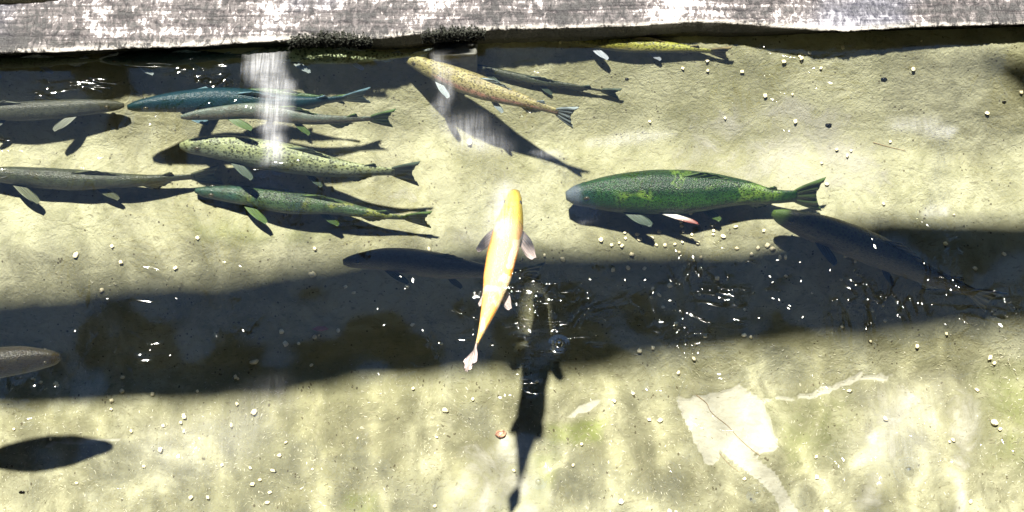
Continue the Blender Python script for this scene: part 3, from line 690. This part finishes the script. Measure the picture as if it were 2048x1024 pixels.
pellets([(262,861),(325,853),(365,860),(368,832),(360,845),(318,896),(286,929),(443,928,1.1),(512,820,1.2),(480,806),(223,803,1.1),(466,845),(374,998,.9),(409,998),(563,903),(573,880),(505,934),(548,938),(524,962),(512,970),(535,1008,.9),(538,985),(630,935,.7),(156,968),(222,820,.8),(944,795),(895,820),(1076,765,1.1),(1030,941),(878,877,.8),(820,778,.8),(875,1013),(1246,1001),(1336,1021,1.1),(1350,1022,1.1),(1168,888,1.2),(1151,929),(1228,808),(1270,785),(1298,840,1.1),(1320,841),(1355,748,1.1),(1391,720,1.1),(1697,781),(1765,836,1.2),(1641,912),(1643,952),(1903,879,.9),(1911,874),(1983,847,1.4),(1993,860),(1979,712,1.2),(1988,722),(1893,666),(1840,693,.8),(1953,780,.9),(1940,1002),(1654,1022),(1490,956,.8),(1395,690,.8),(100,880,.8),(30,860,.7)],
 'cream feed pellet scattered on the sunlit bottom nearest the viewer', 'pellets on the near bottom')
pellets([(1093,510),(1130,518),(1261,511),(1284,540),(1254,538),(1300,577),(1223,540),(1313,588),(1335,572),(1356,505),(1387,522),(1402,538),(1405,514),(1440,557),(1298,592),(1400,590),(1321,610),(1690,512),(1888,490,1.2),(2009,508),(1944,540,.9),(1752,495,.9),(1711,525,.8),(690,573),(628,548,1.3),(709,586),(806,574),(62,756),(110,765),(115,770),(76,762),(205,580,1.1),(245,757,1.1),(243,785),(300,790,.9),(395,783,1.1),(478,756,1.1),(484,760),(560,664,1.3),(570,690,1.2),(600,688),(632,675),(675,662),(640,672,.7),(512,725,1.4),(622,730),(1118,687,.8),(150,508,.7),(1740,680,.9),(1683,655),(1500,672),(1487,668),(1415,673),(1352,647),(1301,700),(1273,706),(1350,655,.7),(1685,560,.8),(1765,610,.8),(1770,640,.8),(1745,620,.7),(1620,590,.7),(1490,615,.8),(1460,560,.7),(1570,555,.8),(880,690,.7),(820,650,.7)],
 'dim feed pellet lying inside the dark shade band', 'pellets in the shade band')
# crumbs floating at the surface, still in the sun
CR = plain('white_crumb', (.85, .85, .82), .5, scale=300, lo=.9, hi=1.05)
crm = bpy.data.meshes.new('floating_crumb'); crv = [(.003,0,0),(-.001,.0012,.0003),(-.003,-.0004,0),(.0006,-.0016,.0002),(0,0,.0014),(0,0,-.001)]
crm.from_pydata(crv, [], [(0,1,4),(1,2,4),(2,3,4),(3,0,4),(1,0,5),(2,1,5),(3,2,5),(0,3,5)]); crm.materials.append(CR)
rc = random.Random(4); cr = [(480,532,1.6),(801,553,1.4),(826,560,1.8),(1386,512,1.8),(1358,514,1.4),(1750,493,1.6),(1744,478,.8),(1540,553,1),(1545,565,.9),(1602,562,.9),(1546,597,1.3),(1558,600,.9),(1577,617,1),(1579,612,.9),(1605,635,1),(1518,635,.9),(150,662,1.2),(486,661,1.3),(352,596,.8),(755,618,.9),(845,660,1),(768,650,.9),(878,685,1),(757,748,1),(810,577,.8),(1180,560,.8),(1340,600,.9),(1250,560,.8),(1290,560,1),(1306,585,.9),(1450,600,.8),(1555,520,.9),(1848,528,1),(1600,524,.8),(1660,540,.8),(946,668,1.2),(985,690,.8),(1035,748,.9),(1010,790,1.4),(1000,795,1.4),(1020,790,1.2),(1890,650,.8),(215,598,.8),(300,700,.8),(340,710,.8)]
for x, y, s in cr:
    o = bpy.data.objects.new('floating_crumb', crm); C.objects.link(o); o.location = at(x, y, .001)+Vector((0, 0, wave_z(*at(x, y, 0).xy))); o.scale = (s*rc.uniform(.5, 1.), s*rc.uniform(.4, .9), s*.6)
    o.rotation_euler = (0, 0, rc.uniform(0, 6.3)); tag(o, 'tiny white crumb floating on the water over the dark band', 'crumb', 'crumbs afloat over the shade')

# ------------------------------------------------------------------ bubbles, pebble, twigs, leaf
def bub_mat():
    t = NT('bubble_film'); t.t.nodes.remove(t.b)
    g = t.n('BsdfGlossy', i_Roughness=.04); tr = t.n('BsdfTransparent'); lw = t.n('LayerWeight', i_Blend=.35)
    mx = t.n('MixShader'); t.l(t.math('MULTIPLY_ADD', lw.outputs['Facing'], .7, .12), mx.inputs[0]); t.l(tr.outputs[0], mx.inputs[1]); t.l(g.outputs[0], mx.inputs[2]); t.l(mx.outputs[0], t.out.inputs[0]); return t.m
BUB = bub_mat()
def bubble(px, py, r, label):
    c = at(px, py, .001); c.z += wave_z(c.x, c.y); V, F = [], []
    for i in range(9):
        a = math.pi/2*i/8
        for j in range(20):
            b = 2*math.pi*j/20; V.append(c+Vector((r*math.cos(a)*math.cos(b), r*math.cos(a)*math.sin(b), r*.8*math.sin(a))))
    for i in range(8):
        for j in range(20): F.append((i*20+j, i*20+(j+1) % 20, (i+1)*20+(j+1) % 20, (i+1)*20+j))
    rt = empty('water_bubble', c); mesh('dome', V, F, BUB, rt)
    V, F = [], []
    rad = [1.1, 1.4, 1.8, 2.1, 2.5, 2.9]; hh = [.0007, .0002, .0011, .0002, .0007, .0001]
    for q, z in zip(rad, hh):
        for j in range(32):
            b = 2*math.pi*j/32; V.append(c+Vector((r*q*math.cos(b), r*q*math.sin(b), z)))
    for i in range(5):
        for j in range(32): F.append((i*32+j, i*32+(j+1) % 32, (i+1)*32+(j+1) % 32, (i+1)*32+j))
    mesh('ripple_ring', V, F, BUB2, rt); tag(rt, label, 'bubble', 'bubbles on the water')
def bub2():
    t = NT('ripple_film'); t.t.nodes.remove(t.b)
    g = t.n('BsdfGlossy', i_Roughness=.06); tr = t.n('BsdfTransparent')
    mx = t.n('MixShader', i_0=.05); t.l(tr.outputs[0], mx.inputs[1]); t.l(g.outputs[0], mx.inputs[2]); t.l(mx.outputs[0], t.out.inputs[0]); return t.m
BUB2 = bub2()
bubble(1818, 943, .0085, 'clear bubble with a ripple ring right of the forked pale patch')
bubble(1515, 988, .006, 'clear bubble left of the foot of the forked pale patch')
bubble(1118, 687, .006, 'small bubble on the dark band right of the orange tail')
bubble(1077, 963, .005, 'small bubble beside the tip of the thin tail shadow')
def blob(name, p, sx, sy, sz, mat, label, cat, seed=1, amp=.3):
    V, F = [], []; n = 14
    for i in range(n+1):
        a = math.pi*i/n
        for j in range(n*2):
            b = math.pi*j/n; d = Vector((math.sin(a)*math.cos(b), math.sin(a)*math.sin(b), math.cos(a)))
            k_ = 1+amp*mn.noise(d*2+Vector((seed, 0, 0))); V.append(p+Vector((d.x*sx, d.y*sy, d.z*sz))*k_)
    for i in range(n):
        for j in range(n*2): F.append((i*n*2+j, (i+1)*n*2+j, (i+1)*n*2+(j+1) % (n*2), i*n*2+(j+1) % (n*2)))
    return tag(mesh(name, V, F, mat, loc=p), label, cat)
blob('pebble', on_floor(1007, 865, .004), .011, .008, .006, plain('brown_pebble', (.22, .11, .07), .4, scale=200, lo=.3, hi=2.2), 'small reddish brown pebble beside the thin tail shadow', 'pebble', 3)
for (x, y, s, lb) in ((1656, 249, .006, 'black speck on the bright far slope above the green tail'), (2008, 203, .004, 'black speck near the right frame edge'), (1253, 158, .0035, 'black speck above the olive slope between the fins'), (1768, 157, .006, 'dark flat speck below the right end of the timber'), (41, 982, .005, 'dark speck near the lower left corner')):
    blob('debris_speck', on_floor(x, y, .002), s, s*.5, s*.4, PUP, lb, 'debris', x)
def tube(pts, r0, r1, n=8):
    V, F = [], []
    for i, p in enumerate(pts):
        T = (pts[min(i+1, len(pts)-1)]-pts[max(i-1, 0)]).normalized(); A = T.cross(Vector((0, 0, 1))).normalized(); B = T.cross(A)
        r = r0+(r1-r0)*i/(len(pts)-1)
        for j in range(n): a = 2*math.pi*j/n; V.append(p+A*math.cos(a)*r+B*math.sin(a)*r)
    for i in range(len(pts)-1):
        for j in range(n): F.append((i*n+j, i*n+(j+1) % n, (i+1)*n+(j+1) % n, (i+1)*n+j))
    return V, F
TW = plain('brown_twig', (.20, .14, .07), .7, scale=200)
def twig(pts, r0, r1, label):
    r0 *= .6; r1 *= .6; P = [on_floor(x, y, .001) for x, y in pts]; P = [catmull(P, i/24) for i in range(25)]
    V, F = tube(P, r0, r1); tag(mesh('twig', V, F, TW, loc=P[12]), label, 'twig', 'twigs on the bottom')
twig([(1392, 789), (1415, 805), (1427, 825), (1460, 850), (1490, 880), (1520, 905)], .0015, .0008, 'thin brown twig running down the forked pale patch')
twig([(1440, 905), (1460, 925), (1480, 940)], .0012, .0006, 'short brown twig below the forked pale patch')
twig([(1745, 284), (1780, 294), (1812, 301)], .0012, .0007, 'short dark twig on the bright far slope')
LF = plain('red_leaf', (.35, .12, .08), .6, scale=100)
p = on_floor(642, 660, .01)
V = [p+Vector(q) for q in ((-.014, 0, 0), (-.005, .005, .002), (.006, .004, .003), (.013, -.001, .0), (.004, -.005, .002), (-.006, -.004, .001))]; V += [v-Vector((0, 0, .0006)) for v in V]
tag(mesh('leaf', V, [(0,1,2,3,4,5),(11,10,9,8,7,6)]+[(i, i+6, (i+1) % 6+6, (i+1) % 6) for i in range(6)], LF, loc=p, smooth=False), 'reddish leaf scrap sunk in the dark band', 'leaf')

# ------------------------------------------------------------------ algae turf
def algae():
    rr = random.Random(11); V, F, tn = [], [], []
    for _ in range(20000):
        px = rr.uniform(-60, 2110); py = rr.uniform(90, 1075) if rr.random() < .25 else rr.uniform(560, 1075)
        if py < 520: continue
        x0, y0 = px, py
        if mask(PALE, px, py) > .3 and rr.random() < .93: continue
        p0 = on_floor_fast(px, py)
        n_ = mn.noise(Vector((p0.x*7, p0.y*7, 2))); a = n_*4+rr.gauss(0, .9)+1.2
        ln = rr.uniform(.003, .008); d = Vector((math.cos(a), math.sin(a), 0)); s = Vector((-d.y, d.x, 0))*rr.uniform(.0003, .0006)
        b = len(V); q1 = p0+d*ln*.5+Vector((0, 0, rr.uniform(.0006, .0016))); q2 = p0+d*ln+Vector((0, 0, rr.uniform(.0, .0015)))
        V += [p0-s, p0+s, q1+s, q1-s, q2]; F += [(b, b+1, b+2, b+3), (b+3, b+2, b+4)]
        c = rr.random(); tn += [c]*5
    t = NT('algae_threads'); at_ = t.attr('tone').outputs['Fac']
    c = t.mix(t.step(at_, .2, .75), (.15, .135, .075), (.25, .24, .15)); c = t.mix(t.step(at_, .85, .95), c, (.38, .36, .28))
    t.l(c, t.b.inputs['Base Color']); t.b.inputs['Roughness'].default_value = .7
    tag(mesh('algae', V, F, t.m, attrs={'tone': ('FLOAT', tn)}), 'short fuzzy algae threads coating the pond bottom', 'algae', kind='stuff')
def on_floor_fast(px, py):
    z = -.25
    for _ in range(7):
        p = at(px, py, z); z = .4*z+.6*floor_z(p.x, p.y)
    return at(px, py, z)
algae()

for me in bpy.data.meshes: me.validate()
for o in S.objects:
    if o.parent is None and o not in (cam, so):
        o.location = o.location*UNIT; o.scale = o.scale*UNIT
for o in S.objects:
    if o.type == 'MESH' and o != wo: o.cycles.is_caustics_receiver = True
